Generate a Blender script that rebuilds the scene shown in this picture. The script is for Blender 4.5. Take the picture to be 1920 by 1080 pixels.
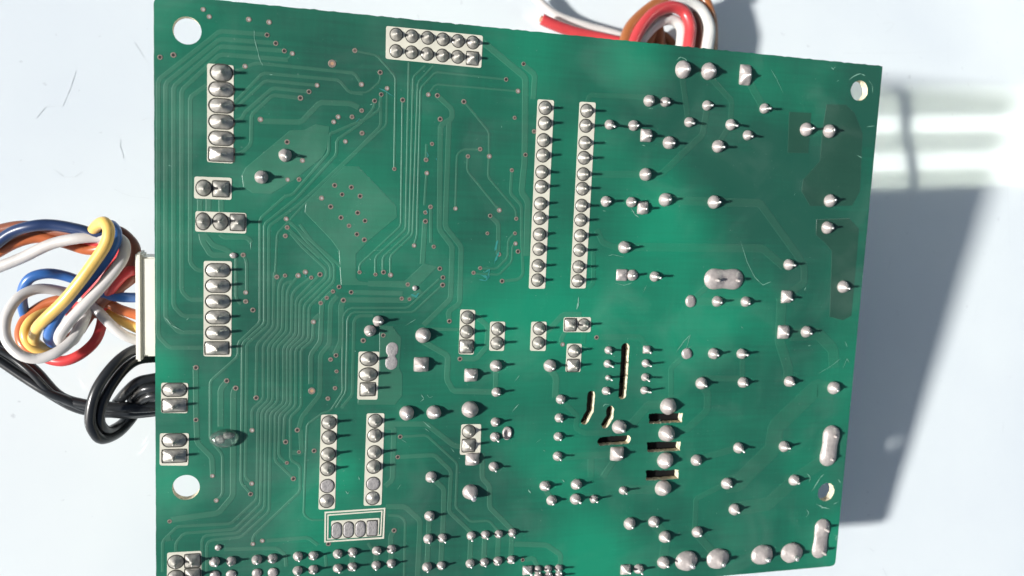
import bpy, bmesh, math, random
from mathutils import Vector, Matrix, noise
random.seed(7)
sc = bpy.context.scene
for o in list(bpy.data.objects): bpy.data.objects.remove(o)
COL = sc.collection
MM = 0.001
F = 1589.0
PCX, PCY = 960.0, 540.0
# ---------------------------------------------------------------- geometry of the view
# camera frame: x right, y down, z forward (mm). The board is a rectangle; its edge directions follow
# from the vanishing points of its sides.
U = Vector((6579-PCX, 607-PCY, F)).normalized()
V = Vector((352-PCX, 13843-PCY, F)); V = (V - U*V.dot(U)).normalized()
W = U.cross(V).normalized()                 # into the board, away from the camera
def ray(px, py): return Vector(((px-PCX)/F, (py-PCY)/F, 1.0))
P0 = ray(288, -12)*130.0                    # top left corner of the board
def on_plane(px, py, z=0.0):                # camera-frame point on the plane z mm above the board face
    r = ray(px, py); q = P0 - W*z
    return r*(q.dot(W)/r.dot(W))
CTR = on_plane(940, 560)
def bl(px, py, z=0.0):                      # board-local mm (x right, y up, z out of the face)
    p = on_plane(px, py, z) - CTR
    return Vector((p.dot(U), -p.dot(V), -p.dot(W)))
def mmpp(px, py): return on_plane(px, py).z/F
SUN_E, SUN_A = math.radians(31), math.radians(-4)
SUNC = (U*math.cos(SUN_A)+V*math.sin(SUN_A))*math.cos(SUN_E) + W*math.sin(SUN_E)   # travel direction
H_TL, H_TR, H_BL, H_BR = 56.0, 54.0, 16.5, 15.0
cTL, cTR, cBR, cBL = on_plane(288,-12), on_plane(1655,124), on_plane(1566,1060), on_plane(293,1176)
q0, q1, q2 = cTR+W*H_TR, cBR+W*H_BR, cBL+W*H_BL
NT = (q1-q0).cross(q2-q0).normalized()
if NT.dot(W) > 0: NT = -NT                  # table normal, towards the camera
XT = (U-NT*U.dot(NT)).normalized(); YT = NT.cross(XT)
O3 = (q0+q2)/2
def wd(v): return Vector((v.dot(XT), v.dot(YT), v.dot(NT)))
def wp(p): return wd(p-O3)*MM
def hit_table(px, py, h=0.0):
    r = ray(px, py); return r*((O3+NT*h).dot(NT)/r.dot(NT))
# ---------------------------------------------------------------- camera
cam = bpy.data.objects.new('camera', bpy.data.cameras.new('camera')); COL.objects.link(cam)
cx, cy, cz = wd(Vector((1,0,0))), wd(Vector((0,-1,0))), wd(Vector((0,0,-1)))
M = Matrix((( cx.x,cy.x,cz.x),(cx.y,cy.y,cz.y),(cx.z,cy.z,cz.z))).to_4x4()
M.translation = wp(Vector((0,0,0)))
cam.matrix_world = M
cam.data.sensor_width = 36; cam.data.lens = F/1920*36
cam.data.clip_start = 0.005; cam.data.clip_end = 50
cam.data.dof.use_dof = True; cam.data.dof.focus_distance = 0.147; cam.data.dof.aperture_fstop = 26
sc.camera = cam
# ---------------------------------------------------------------- world, sun, exposure
S = wd(SUNC).normalized()
elev = math.asin(-S.z); azi = math.atan2(-S.x, -S.y)
w = bpy.data.worlds.new('World'); sc.world = w; w.use_nodes = True
nt = w.node_tree; nt.nodes.clear()
sky = nt.nodes.new('ShaderNodeTexSky'); sky.sky_type = 'NISHITA'; sky.sun_disc = False
sky.sun_elevation = elev; sky.sun_rotation = azi; sky.air_density = .7; sky.dust_density = 1.2; sky.ozone_density = .5
bg = nt.nodes.new('ShaderNodeBackground'); bg.inputs[1].default_value = 0.05
wo = nt.nodes.new('ShaderNodeOutputWorld')
nt.links.new(sky.outputs[0], bg.inputs[0]); nt.links.new(bg.outputs[0], wo.inputs[0])
sl = bpy.data.lights.new('sun', 'SUN'); sl.energy = 5.0; sl.angle = math.radians(4.2); sl.color = (1.0, 0.98, 0.95)
so = bpy.data.objects.new('sun', sl); COL.objects.link(so)
so.rotation_euler = S.to_track_quat('-Z', 'Y').to_euler(); so.location = (-0.3, 0, 0.6)
sc.view_settings.view_transform = 'Standard'; sc.view_settings.look = 'None'
sc.view_settings.exposure = 0.50; sc.view_settings.gamma = 1.0
print('elev', math.degrees(elev), 'azi', math.degrees(azi), 'board w,h', (cTR-cTL).length, (cBL-cTL).length,
      'cam h', wp(Vector((0,0,0))).z)
def proj_shadow(c):
    s = (O3-c).dot(NT)/SUNC.dot(NT); p = c+SUNC*s; return PCX+F*p.x/p.z, PCY+F*p.y/p.z
print('shadow corners TR', proj_shadow(cTR), 'BR', proj_shadow(cBR), 'TL', proj_shadow(cTL), 'BL', proj_shadow(cBL))
# ---------------------------------------------------------------- materials
def mat(name, color, rough=.5, metal=0., coat=0., noise_amt=0., nscale=400., bump=0., bscale=900., spec=.5, coat_rough=.1, trans=0.):
    m = bpy.data.materials.new(name); m.use_nodes = True; t = m.node_tree; N = t.nodes; L = t.links
    b = N['Principled BSDF']
    b.inputs['Base Color'].default_value = (*color, 1); b.inputs['Roughness'].default_value = rough
    b.inputs['Metallic'].default_value = metal; b.inputs['Coat Weight'].default_value = coat
    b.inputs['Coat Roughness'].default_value = coat_rough; b.inputs['Specular IOR Level'].default_value = spec
    tc = N.new('ShaderNodeTexCoord')
    if noise_amt:
        n = N.new('ShaderNodeTexNoise'); n.inputs['Scale'].default_value = nscale; n.inputs['Detail'].default_value = 5
        L.new(tc.outputs['Object'], n.inputs['Vector'])
        r = N.new('ShaderNodeMapRange'); r.inputs[1].default_value = .3; r.inputs[2].default_value = .7
        r.inputs[3].default_value = 1-noise_amt; r.inputs[4].default_value = 1+noise_amt
        L.new(n.outputs[0], r.inputs[0])
        mx = N.new('ShaderNodeVectorMath'); mx.operation = 'SCALE'; mx.inputs[0].default_value = color
        L.new(r.outputs[0], mx.inputs['Scale']); L.new(mx.outputs[0], b.inputs['Base Color'])
        r2 = N.new('ShaderNodeMapRange'); r2.inputs[1].default_value = .3; r2.inputs[2].default_value = .7
        r2.inputs[3].default_value = max(.02, rough*(1-noise_amt)); r2.inputs[4].default_value = min(1, rough*(1+noise_amt))
        L.new(n.outputs[0], r2.inputs[0]); L.new(r2.outputs[0], b.inputs['Roughness'])
    if bump:
        n = N.new('ShaderNodeTexNoise'); n.inputs['Scale'].default_value = bscale; n.inputs['Detail'].default_value = 4
        L.new(tc.outputs['Object'], n.inputs['Vector'])
        bp = N.new('ShaderNodeBump'); bp.inputs['Strength'].default_value = bump; bp.inputs['Distance'].default_value = 0.0002
        L.new(n.outputs[0], bp.inputs['Height']); L.new(bp.outputs[0], b.inputs['Normal'])
    return m
def mask_mat(name, dark, light, blobs):
    """green solder mask over fibreglass: cloudy tone, faint glass weave, paler where no copper backs it"""
    m = mat(name, dark, rough=.42, coat=.35, coat_rough=.22); t = m.node_tree; N = t.nodes; L = t.links
    b = N['Principled BSDF']; tc = N.new('ShaderNodeTexCoord')
    n = N.new('ShaderNodeTexNoise'); n.inputs['Scale'].default_value = 38; n.inputs['Detail'].default_value = 3
    L.new(tc.outputs['Object'], n.inputs['Vector'])
    acc = N.new('ShaderNodeMapRange'); acc.inputs[1].default_value = .38; acc.inputs[2].default_value = .68
    acc.inputs[3].default_value = 0; acc.inputs[4].default_value = .55
    L.new(n.outputs[0], acc.inputs[0]); last = acc.outputs[0]
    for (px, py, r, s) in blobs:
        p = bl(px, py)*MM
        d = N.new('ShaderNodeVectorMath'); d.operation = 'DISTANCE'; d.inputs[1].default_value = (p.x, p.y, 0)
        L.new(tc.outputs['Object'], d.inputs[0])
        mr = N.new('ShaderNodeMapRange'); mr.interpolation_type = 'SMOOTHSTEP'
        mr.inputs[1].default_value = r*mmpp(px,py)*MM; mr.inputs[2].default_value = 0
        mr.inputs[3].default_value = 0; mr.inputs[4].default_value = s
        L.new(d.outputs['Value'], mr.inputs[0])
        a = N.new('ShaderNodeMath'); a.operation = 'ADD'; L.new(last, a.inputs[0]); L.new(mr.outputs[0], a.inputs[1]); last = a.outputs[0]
    mp = N.new('ShaderNodeMapping'); mp.inputs['Scale'].default_value = (90, 1700, 1)
    L.new(tc.outputs['Object'], mp.inputs[0])
    fb = N.new('ShaderNodeTexNoise'); fb.inputs['Scale'].default_value = 1; fb.inputs['Detail'].default_value = 2
    L.new(mp.outputs[0], fb.inputs['Vector'])
    mp2 = N.new('ShaderNodeMapping'); mp2.inputs['Scale'].default_value = (1700, 120, 1)
    L.new(tc.outputs['Object'], mp2.inputs[0])
    fb2 = N.new('ShaderNodeTexNoise'); fb2.inputs['Scale'].default_value = 1
    L.new(mp2.outputs[0], fb2.inputs['Vector'])
    for f_, k in ((fb, .32), (fb2, .16)):
        mu = N.new('ShaderNodeMath'); mu.operation = 'MULTIPLY_ADD'; mu.inputs[1].default_value = k; L.new(f_.outputs[0], mu.inputs[0])
        L.new(last, mu.inputs[2]); last = mu.outputs[0]
    sb = N.new('ShaderNodeMath'); sb.operation = 'SUBTRACT'; sb.use_clamp = True; sb.inputs[1].default_value = .20; L.new(last, sb.inputs[0])
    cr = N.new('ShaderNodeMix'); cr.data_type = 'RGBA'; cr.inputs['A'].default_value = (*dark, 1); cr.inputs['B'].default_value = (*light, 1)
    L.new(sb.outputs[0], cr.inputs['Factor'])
    # fine dust specks and smeared flux residue
    dn = N.new('ShaderNodeTexNoise'); dn.inputs['Scale'].default_value = 1500; dn.inputs['Detail'].default_value = 2
    L.new(tc.outputs['Object'], dn.inputs['Vector'])
    dr = N.new('ShaderNodeMapRange'); dr.inputs[1].default_value = .70; dr.inputs[2].default_value = .78; dr.inputs[4].default_value = .22
    L.new(dn.outputs[0], dr.inputs[0])
    fn = N.new('ShaderNodeTexNoise'); fn.inputs['Scale'].default_value = 75; fn.inputs['Detail'].default_value = 6; fn.inputs['Distortion'].default_value = 1
    L.new(tc.outputs['Object'], fn.inputs['Vector'])
    fr = N.new('ShaderNodeMapRange'); fr.inputs[1].default_value = .52; fr.inputs[2].default_value = .8; fr.inputs[4].default_value = .09
    L.new(fn.outputs[0], fr.inputs[0])
    mxn = N.new('ShaderNodeMath'); mxn.operation = 'MAXIMUM'; L.new(dr.outputs[0], mxn.inputs[0]); L.new(fr.outputs[0], mxn.inputs[1])
    c2 = N.new('ShaderNodeMix'); c2.data_type = 'RGBA'; c2.inputs['B'].default_value = (.22, .30, .26, 1)
    L.new(mxn.outputs[0], c2.inputs['Factor']); L.new(cr.outputs['Result'], c2.inputs['A']); L.new(c2.outputs['Result'], b.inputs['Base Color'])
    bn = N.new('ShaderNodeTexNoise'); bn.inputs['Scale'].default_value = 700; bn.inputs['Detail'].default_value = 4
    L.new(tc.outputs['Object'], bn.inputs['Vector'])
    bp = N.new('ShaderNodeBump'); bp.inputs['Strength'].default_value = .12; bp.inputs['Distance'].default_value = .0002
    L.new(bn.outputs[0], bp.inputs['Height']); L.new(bp.outputs[0], b.inputs['Normal']); L.new(bp.outputs[0], b.inputs['Coat Normal'])
    rr = N.new('ShaderNodeMapRange'); rr.inputs[1].default_value = .3; rr.inputs[2].default_value = .75; rr.inputs[3].default_value = .34; rr.inputs[4].default_value = .6
    L.new(fn.outputs[0], rr.inputs[0]); L.new(rr.outputs[0], b.inputs['Roughness'])
    return m
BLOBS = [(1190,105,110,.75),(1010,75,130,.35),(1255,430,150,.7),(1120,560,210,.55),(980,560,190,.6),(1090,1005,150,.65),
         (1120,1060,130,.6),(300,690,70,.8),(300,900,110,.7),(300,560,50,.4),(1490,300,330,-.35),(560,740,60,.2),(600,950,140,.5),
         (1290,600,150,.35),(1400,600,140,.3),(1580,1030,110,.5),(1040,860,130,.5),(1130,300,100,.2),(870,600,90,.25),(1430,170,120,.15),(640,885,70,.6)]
GD, GL = (.013,.082,.054), (.009,.215,.118)
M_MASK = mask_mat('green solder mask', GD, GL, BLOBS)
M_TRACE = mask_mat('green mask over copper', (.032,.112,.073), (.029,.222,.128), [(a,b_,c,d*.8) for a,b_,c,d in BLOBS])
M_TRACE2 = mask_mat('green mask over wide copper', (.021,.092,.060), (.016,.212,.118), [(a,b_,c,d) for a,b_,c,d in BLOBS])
M_OLIVE = mask_mat('dark mask over wide copper', (.016,.060,.040), (.022,.092,.058), [])
M_FIBRE = mat('tan fibreglass edge', (.66,.60,.44), .8, noise_amt=.35, nscale=1500, bump=.8, bscale=2500)
M_SILK = mat('cream silkscreen ink', (.60,.58,.48), .6, noise_amt=.06, nscale=300, bump=.1)
M_RING = mat('painted gap shadow round pad', (.045,.045,.035), .5)  # shadow of the mask opening painted as a flat dark ring
M_TIN = mat('dull tinned solder', (.36,.345,.31), .44, metal=.42, noise_amt=.22, nscale=1600, bump=.35, bscale=1800)
M_WAVE = mat('pale wave solder', (.40,.36,.34), .40, metal=.30, noise_amt=.14, nscale=1400, bump=.45, bscale=1500)
M_FLAT = mat('matte unfilled pad', (.36,.34,.33), .55, metal=.35, noise_amt=.12, nscale=2600, bump=.5, bscale=4000)
M_LEAD = mat('bright component lead', (.72,.70,.68), .28, metal=.75)
M_VIA = mat('coppery via ring', (.25,.205,.17), .45, metal=.3, noise_amt=.25, nscale=3000)
M_HOLE = mat('dark painted bore shade', (.02,.018,.016), .7)  # shallow disc, shade of a deep bore painted as its dark colour
M_VIAIN = mat('brown painted bore shade', (.10,.075,.06), .6)  # brownish shallow disc with the bore's shade painted in
M_VFILL = mat('solder filled via', (.50,.46,.43), .4, metal=.3, noise_amt=.2, nscale=3000)
M_COPPER = mat('bare copper dot', (.55,.33,.20), .4, metal=.3)
M_SCR = mat('scuffed mask', (.19,.38,.29), .6)
M_SCRB = mat('bluish scuff in mask', (.03,.22,.19), .5)
M_FLUX = mat('clear flux resin', (.80,.90,.84), .10, coat=1, coat_rough=.04, bump=.5, bscale=420)
M_FLUX.node_tree.nodes['Principled BSDF'].inputs['Transmission Weight'].default_value = .94
M_BLACKP = mat('black plastic', (.008,.008,.008), .6, spec=.2)
M_NYL = mat('milky white nylon', (.76,.75,.66), .38, noise_amt=.05, nscale=200, bump=.15, bscale=500)
# ---------------------------------------------------------------- object helpers
def tag(o, label=None, cat=None, group=None, kind=None):
    if label: o['label'] = label
    if cat: o['category'] = cat
    if group: o['group'] = group
    if kind: o['kind'] = kind
    return o
def link(name, me, parent=None, mats=()):
    o = bpy.data.objects.new(name, me); COL.objects.link(o)
    for m in mats: me.materials.append(m)
    if parent: o.parent = parent
    return o
def mesh(name, vs, fs, mats, parent=None, smooth=False, mi=None):
    me = bpy.data.meshes.new(name); me.from_pydata([tuple(v) for v in vs], [], fs)
    if mi: me.polygons.foreach_set('material_index', mi)
    if smooth: me.polygons.foreach_set('use_smooth', [True]*len(fs))
    me.update()
    return link(name, me, parent, mats)
# ---------------------------------------------------------------- table
def table():
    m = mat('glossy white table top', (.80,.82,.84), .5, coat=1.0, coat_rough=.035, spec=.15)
    t = m.node_tree; N = t.nodes; L = t.links; b = N['Principled BSDF']; tc = N.new('ShaderNodeTexCoord')
    b.inputs['Coat IOR'].default_value = 1.75
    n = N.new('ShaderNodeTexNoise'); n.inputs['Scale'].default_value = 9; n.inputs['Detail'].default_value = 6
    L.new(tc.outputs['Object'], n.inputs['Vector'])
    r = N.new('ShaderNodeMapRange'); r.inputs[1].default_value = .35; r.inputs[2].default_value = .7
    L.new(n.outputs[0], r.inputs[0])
    c = N.new('ShaderNodeMix'); c.data_type = 'RGBA'; c.inputs['A'].default_value = (.82,.872,.868,1); c.inputs['B'].default_value = (.69,.745,.785,1)  # broad colour noise stands in for uneven reflections on the gloss
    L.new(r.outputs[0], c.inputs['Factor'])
    sp = N.new('ShaderNodeTexNoise'); sp.inputs['Scale'].default_value = 420; sp.inputs['Detail'].default_value = 3
    L.new(tc.outputs['Object'], sp.inputs['Vector'])
    sr = N.new('ShaderNodeMapRange'); sr.inputs[1].default_value = .70; sr.inputs[2].default_value = .78; sr.inputs[4].default_value = .35
    L.new(sp.outputs[0], sr.inputs[0])
    c2 = N.new('ShaderNodeMix'); c2.data_type = 'RGBA'; c2.inputs['B'].default_value = (.35,.37,.40,1)
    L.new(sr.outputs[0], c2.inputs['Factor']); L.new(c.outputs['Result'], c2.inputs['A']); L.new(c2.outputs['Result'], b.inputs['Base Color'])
    rr = N.new('ShaderNodeMapRange'); rr.inputs[1].default_value = .3; rr.inputs[2].default_value = .7; rr.inputs[3].default_value = .045; rr.inputs[4].default_value = .065
    L.new(n.outputs[0], rr.inputs[0]); L.new(rr.outputs[0], b.inputs['Coat Roughness'])
    s = .45
    bm = bmesh.new(); bmesh.ops.create_grid(bm, x_segments=12, y_segments=12, size=s)
    r_ = bmesh.ops.extrude_face_region(bm, geom=bm.faces[:])
    bmesh.ops.translate(bm, verts=[v for v in r_['geom'] if isinstance(v, bmesh.types.BMVert)], vec=(0,0,-.02))
    bmesh.ops.recalc_face_normals(bm, faces=bm.faces[:])
    me = bpy.data.meshes.new('table_top'); bm.to_mesh(me); bm.free()
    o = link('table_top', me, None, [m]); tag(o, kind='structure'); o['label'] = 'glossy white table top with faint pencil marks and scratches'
    # thin pencil marks and hair scratches on the table
    mk = mat('pencil grey', (.60,.64,.66), .7)
    marks = [([(1660,62),(1672,52),(1676,45),(1668,42),(1655,45)],.35),([(1580,100),(1700,99),(1778,97)],.14),([(1777,72),(1778,122)],.14),
             ([(1883,262),(1888,330),(1893,460)],.16),([(1881,790),(1880,812)],.3),([(142,134),(132,165),(118,198),(85,201),(68,222)],.22),
             ([(226,262),(225,275),(230,288),(231,297)],.2),([(265,226),(275,222),(282,221)],.2),([(100,317),(120,332),(140,332),(155,322)],.16),
             ([(215,355),(228,362),(245,368),(280,372)],.12),([(252,80),(262,95),(270,108)],.18),([(1655,1065),(1662,1080)],.3),([(1630,1028),(1638,1034)],.3),
             ([(1825,610),(1835,560)],.12),([(1665,505),(1672,480)],.16),([(8,700),(28,688)],.12),([(20,712),(30,704)],.12),([(783,28),(785,36)],.3),([(1215,50),(1240,40),(1262,20)],.1)]
    vs, fs = [], []
    for pts, wdt in marks:
        P = [wp(hit_table(*p)) for p in pts]
        D = []
        for i in range(len(P)-1):
            for k in range(4): D.append(P[i].lerp(P[i+1], k/4))
        D.append(P[-1]); base = len(vs)
        for i, p in enumerate(D):
            d = (D[min(i+1,len(D)-1)]-D[max(i-1,0)]).normalized(); nn = Vector((-d.y,d.x,0))
            h = wdt*MM*.28*random.uniform(.4,1.1)
            for q in (p+nn*h, p-nn*h): vs.append(Vector((q.x,q.y,.00006)))
        for i in range(len(D)-1): fs.append((base+2*i, base+2*i+1, base+2*i+3, base+2*i+2))
    k = mesh('pencil_marks', vs, fs, [mk], o); k['kind'] = 'stuff'
table()
# ---------------------------------------------------------------- the board
board = bpy.data.objects.new('circuit_board', None); COL.objects.link(board); board.empty_display_size = .01
bx, by, bz = wd(U), wd(-V), wd(-W)
BM = Matrix(((bx.x,by.x,bz.x),(bx.y,by.y,bz.y),(bx.z,by.z,bz.z))).to_4x4(); BM.translation = wp(CTR)
board.matrix_world = BM
tag(board, 'green printed circuit board lying solder side up, covered in traces and silver solder joints', 'circuit board')
def crop(x0, y0, pts, k=4.8): return [(x0+a/k, y0+b/k) for a, b in pts]
VIAS = []   # (px,py,type,r px)
def addv(x0, y0, s):
    for t in s.split():
        a = t.split(','); ty = a[2] if len(a) > 2 else 'd'; VIAS.append((x0+float(a[0])/4.8, y0+float(a[1])/4.8, ty))
addv(280,0,'485,85,f 97,515 217,495 895,175,f 1060,315 1138,390 1215,458 1288,482,f 1510,768,f 1437,825 1360,882 1850,455,c 1645,572,C 862,597,f 1700,1052,f 1825,1052,c 1000,1075,f 1910,760,f 1912,995,c 540,150,f 1078,200,f')  # last two are open holes; the lit table behind is painted as pale fill
addv(280,225,'1240,198 1378,365,f 1245,537,f 1348,535,c 1660,17,f 1765,193,f 1915,118,c 1668,588 1818,605 1735,670 1897,685 1550,703,f 1632,780 1725,878 1875,835 1797,952,c 1868,1028 1232,890,f 1242,967,c 1225,1043,c')
addv(280,450,'845,135,c 868,472,f 868,553,c 933,630 1148,332,c 1222,320,c 1340,320,f 1405,288,f 1458,338,c 1537,310 1892,290,c 1708,422 1653,463,c 1817,470 1597,520,c 1747,542 1543,567,c 1477,737,f 1680,1038 1632,1075,c')
addv(280,675,'420,68 697,187 778,253 962,340 1462,278,C 1685,102,c 1672,253,c 1608,347,c 420,538 925,632,f 1332,630 1227,737 1347,828,c 1483,817 1238,925,c 568,1043,f 1297,1068 1630,10,c')
addv(280,855,'603,400,f 922,248,f 912,342 183,588,c 932,792,f 1017,763,f 1612,790')
addv(640,0,'122,455,c 350,652 190,762,f 413,795,f 360,850 300,908 553,900 783,852,f 865,860 1103,915 1483,715 1590,820,f 1640,575 183,993,c 98,1055,c 890,1072 1560,1060,c')
addv(640,225,'203,122,f 37,193,f 817,215,c 763,358,c 770,478,f 478,440,c 1250,262,c 1140,327,c 1332,327,f 1657,313 1535,452,c 803,782,c 757,832,c 757,912,d 1028,797,f 1422,812,f 1340,862 1575,888,c 1315,1020,c 1563,1020,c 1735,103,c 213,907 67,952,c 140,1028 207,1078')
addv(640,450,'655,50,f 832,60,c 168,290,c 308,310,c 380,290 443,315,f 887,257 915,337 912,405 598,400,c 88,470 543,527,c 613,532,c 20,540 972,730 377,858 198,905 1568,32,f 1590,103 1420,130,c 1250,253,c 1190,295,c 1447,370 1068,1070')
addv(640,675,'530,690 508,873'); addv(640,855,'475,670 1633,935'); addv(980,450,'665,877 360,940,f')
# drop near-duplicates read from overlapping crops
VV = []
for v in VIAS:
    if all((v[0]-u[0])**2+(v[1]-u[1])**2 > 30 for u in VV): VV.append(v)
VIAS = VV
def capsule(pts, r, n=8, jit=0.):
    """outline of a thick polyline (board mm)"""
    P = [bl(*p) for p in pts]; L_, R_ = [], []
    for i, p in enumerate(P):
        a = P[max(i-1,0)]; b = P[min(i+1,len(P)-1)]; d = (b-a).normalized(); nn = Vector((-d.y, d.x, 0))
        L_.append(p+nn*r); R_.append(p-nn*r)
    out = list(L_)
    d = (P[-1]-P[-2]).normalized(); a0 = math.atan2(d.y,d.x)+math.pi/2
    for k in range(1,n): out.append(P[-1]+Vector((math.cos(a0-math.pi*k/n), math.sin(a0-math.pi*k/n),0))*r)
    out += R_[::-1]
    d = (P[0]-P[1]).normalized(); a0 = math.atan2(d.y,d.x)+math.pi/2
    for k in range(1,n): out.append(P[0]+Vector((math.cos(a0-math.pi*k/n), math.sin(a0-math.pi*k/n),0))*r)
    if jit: out = [q+Vector((random.uniform(-jit,jit),random.uniform(-jit,jit),0)) for q in out]
    return out
def circ(px, py, r, n=28, jit=0., ry=None):
    c = bl(px, py); ry = ry or r
    return [c+Vector((math.cos(2*math.pi*k/n)*r+random.uniform(-jit,jit), math.sin(2*math.pi*k/n)*ry+random.uniform(-jit,jit), 0)) for k in range(n)]
TH = 1.6
def board_mesh():
    cu = bpy.data.curves.new('c', 'CURVE'); cu.dimensions = '2D'; cu.fill_mode = 'BOTH'; cu.extrude = TH*.5*MM
    def spl(pts):
        s = cu.splines.new('POLY'); s.points.add(len(pts)-1); s.use_cyclic_u = True
        for q, p in zip(s.points, pts): q.co = (p.x*MM, p.y*MM, 0, 1)
    c = [bl(288,-12), bl(1655,124), bl(1566,1061), bl(293,1176)]
    out = []
    for i in range(4):
        a, b = c[i], c[(i+1)%4]; d = (b-a).normalized(); nn = Vector((-d.y,d.x,0)); Ln = (b-a).length
        R = [1.6,.25,1.0,1.6]
        n = 170 if i == 0 else (60 if i != 3 else 90)
        j = (.16,.03,.03,.05)[i]
        for k in range(n):
            s = R[i] + (Ln-R[i]-R[(i+1)%4])*k/(n-1)
            amp = j*(noise.noise(Vector((s*.9, i*7.1, 0)))+.5*noise.noise(Vector((s*3.1, i*3.3, 1))))
            out.append(a+d*s+nn*amp)
        # corner
        e = c[(i+2)%4]; d2 = (e-b).normalized(); r = R[(i+1)%4]; ctr = b-d*r+d2*r
        for k in range(1,6):
            t = k/6*math.pi/2; out.append(ctr - d2*r*math.cos(t) + d*r*math.sin(t))
    spl(out)
    spl(circ(350.8,57.3,2.12)); spl(circ(348.8,914,2.15)); spl(circ(1611,170,1.95,jit=.04)); spl(circ(1549,922.5,1.95,jit=.06))
    def fine(P, j):
        Q = []
        for i in range(len(P)):
            a, b = P[i], P[(i+1)%len(P)]; n = max(1, int((b-a).length/.35))
            for k in range(n): Q.append(a.lerp(b,k/n)+Vector((random.uniform(-j,j),random.uniform(-j,j),0)))
        return Q
    spl(fine(capsule([(1172.5,651),(1170,697),(1166.5,741)], .78), .045))
    spl(fine(capsule([(1108.5,740),(1106,771),(1096,789)], .74), .04))
    spl(fine(capsule([(1144,768),(1143.5,781),(1134.5,796)], .76), .06))
    spl(fine(capsule([(1128,827.5),(1175,824)], .84), .07))
    for (x0,y0,x1,y1,sk) in ((1216.5,774.5,1279.4,794,-3),(1213,828,1275.5,847,-3),(1211,881,1272,900,-3)):
        spl(fine([bl(x0,y0+1),bl(x0+1,y1+1),bl(x1-1,y1-2),bl(x1,y0)][::1], .08))
    for (px,py,ty) in VIAS:
        spl(circ(px,py,.235 if ty not in 'oC' else (.26 if ty=='o' else .3),8 if ty!='o' else 12, ry=.2 if ty=='o' else None))
    ob = bpy.data.objects.new('tmp', cu); COL.objects.link(ob)
    dg = bpy.context.evaluated_depsgraph_get(); me = bpy.data.meshes.new_from_object(ob.evaluated_get(dg))
    bpy.data.objects.remove(ob); me.name = 'laminate'; me.materials.clear()
    bm = bmesh.new(); bm.from_mesh(me); bmesh.ops.translate(bm, verts=bm.verts, vec=(0,0,-TH*.5*MM))
    bmesh.ops.remove_doubles(bm, verts=bm.verts, dist=1e-7)
    bmesh.ops.recalc_face_normals(bm, faces=bm.faces)
    for f in bm.faces: f.material_index = 0 if abs(f.normal.z) > .5 else 1; f.smooth = False
    bm.to_mesh(me); bm.free()
    o = link('laminate', me, board, [M_MASK, M_FIBRE])
    print('laminate faces', len(me.polygons))
board_mesh()
# ---- vias
def via(px, py, ty):
    c = bl(px, py); k = {'d':(.42,.24,M_VIA,M_HOLE,.042),'c':(.38,.20,M_VIA,M_VIAIN,.042),'f':(.41,.21,M_VIA,M_VFILL,.046),'C':(.62,.30,M_VIA,M_COPPER,.044),'o':(.34,.24,M_VIA,None,0)}[ty]
    ro, ri, m0, m1, dz = k; ro *= random.uniform(.9,1.1); n = 14
    prof = [(ro,.004),(ro*.94,.05),(ri*1.14,.062),(ri,.055)]
    if m1: prof += [(ri*.98,dz)]
    vs, fs, mi = [], [], []
    for r, z in prof:
        for j in range(n): a = 2*math.pi*j/n; vs.append(Vector((math.cos(a)*r, math.sin(a)*r, z))*MM)
    for i in range(len(prof)-1):
        for j in range(n): fs.append((i*n+j, i*n+(j+1)%n, (i+1)*n+(j+1)%n, (i+1)*n+j)); mi.append(0)
    if m1: fs.append(tuple((len(prof)-1)*n+j for j in range(n))); mi.append(1)
    o = mesh('via', vs, fs, [m0] + ([m1] if m1 else []), board, mi=mi)
    if not m1: vs = vs
    o.location = c*MM
for v in VIAS: via(*v)
# ---- traces
tz = [0]
def ribbon(name, pts, wpx, m=None, parent=board, h=.022, z0=.0015, taper=.10):
    """raised flat track with bevelled flanks and mitred corners"""
    P = [bl(*p) for p in pts]
    Q = [P[0]]
    for p in P[1:]:
        if (p-Q[-1]).length > .05: Q.append(p)
    P = Q
    if len(P) < 2: return
    mid = pts[len(pts)//2]; w = wpx*mmpp(*mid)/2
    tz[0] += 1; h = h + (tz[0] % 23)*.0006
    # soften corners
    R = [P[0]]
    for i in range(1, len(P)-1):
        a, b, c = P[i-1], P[i], P[i+1]; l = min((a-b).length, (c-b).length)*.35; l = min(l, .35)
        R += [b+(a-b).normalized()*l, b+(c-b).normalized()*l]
    R.append(P[-1]); P = R
    vs, fs = [], []
    for i, p in enumerate(P):
        d0 = (P[i]-P[i-1]).normalized() if i else (P[1]-P[0]).normalized()
        d1 = (P[i+1]-P[i]).normalized() if i < len(P)-1 else d0
        d = (d0+d1); d = d.normalized() if d.length > 1e-4 else d0
        k = 1/max(.5, d.dot(d1)); n = Vector((-d.y, d.x, 0))
        t = min(taper, w*.45)
        for s, z in ((w+t*.5, z0), (w-t*.5, h), (-(w-t*.5), h), (-(w+t*.5), z0)):
            vs.append((p+n*s*k+Vector((0,0,z)))*MM)
    for i in range(len(P)-1):
        for j in range(3): a = i*4+j; fs.append((a, a+4, a+5, a+1))
    fs.append((0,1,2,3)); e = len(P)*4; fs.append((e-1,e-2,e-3,e-4))
    return mesh(name, vs, fs, [m or (M_TRACE2 if mid[0] > 1060 else M_TRACE)], parent)
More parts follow.
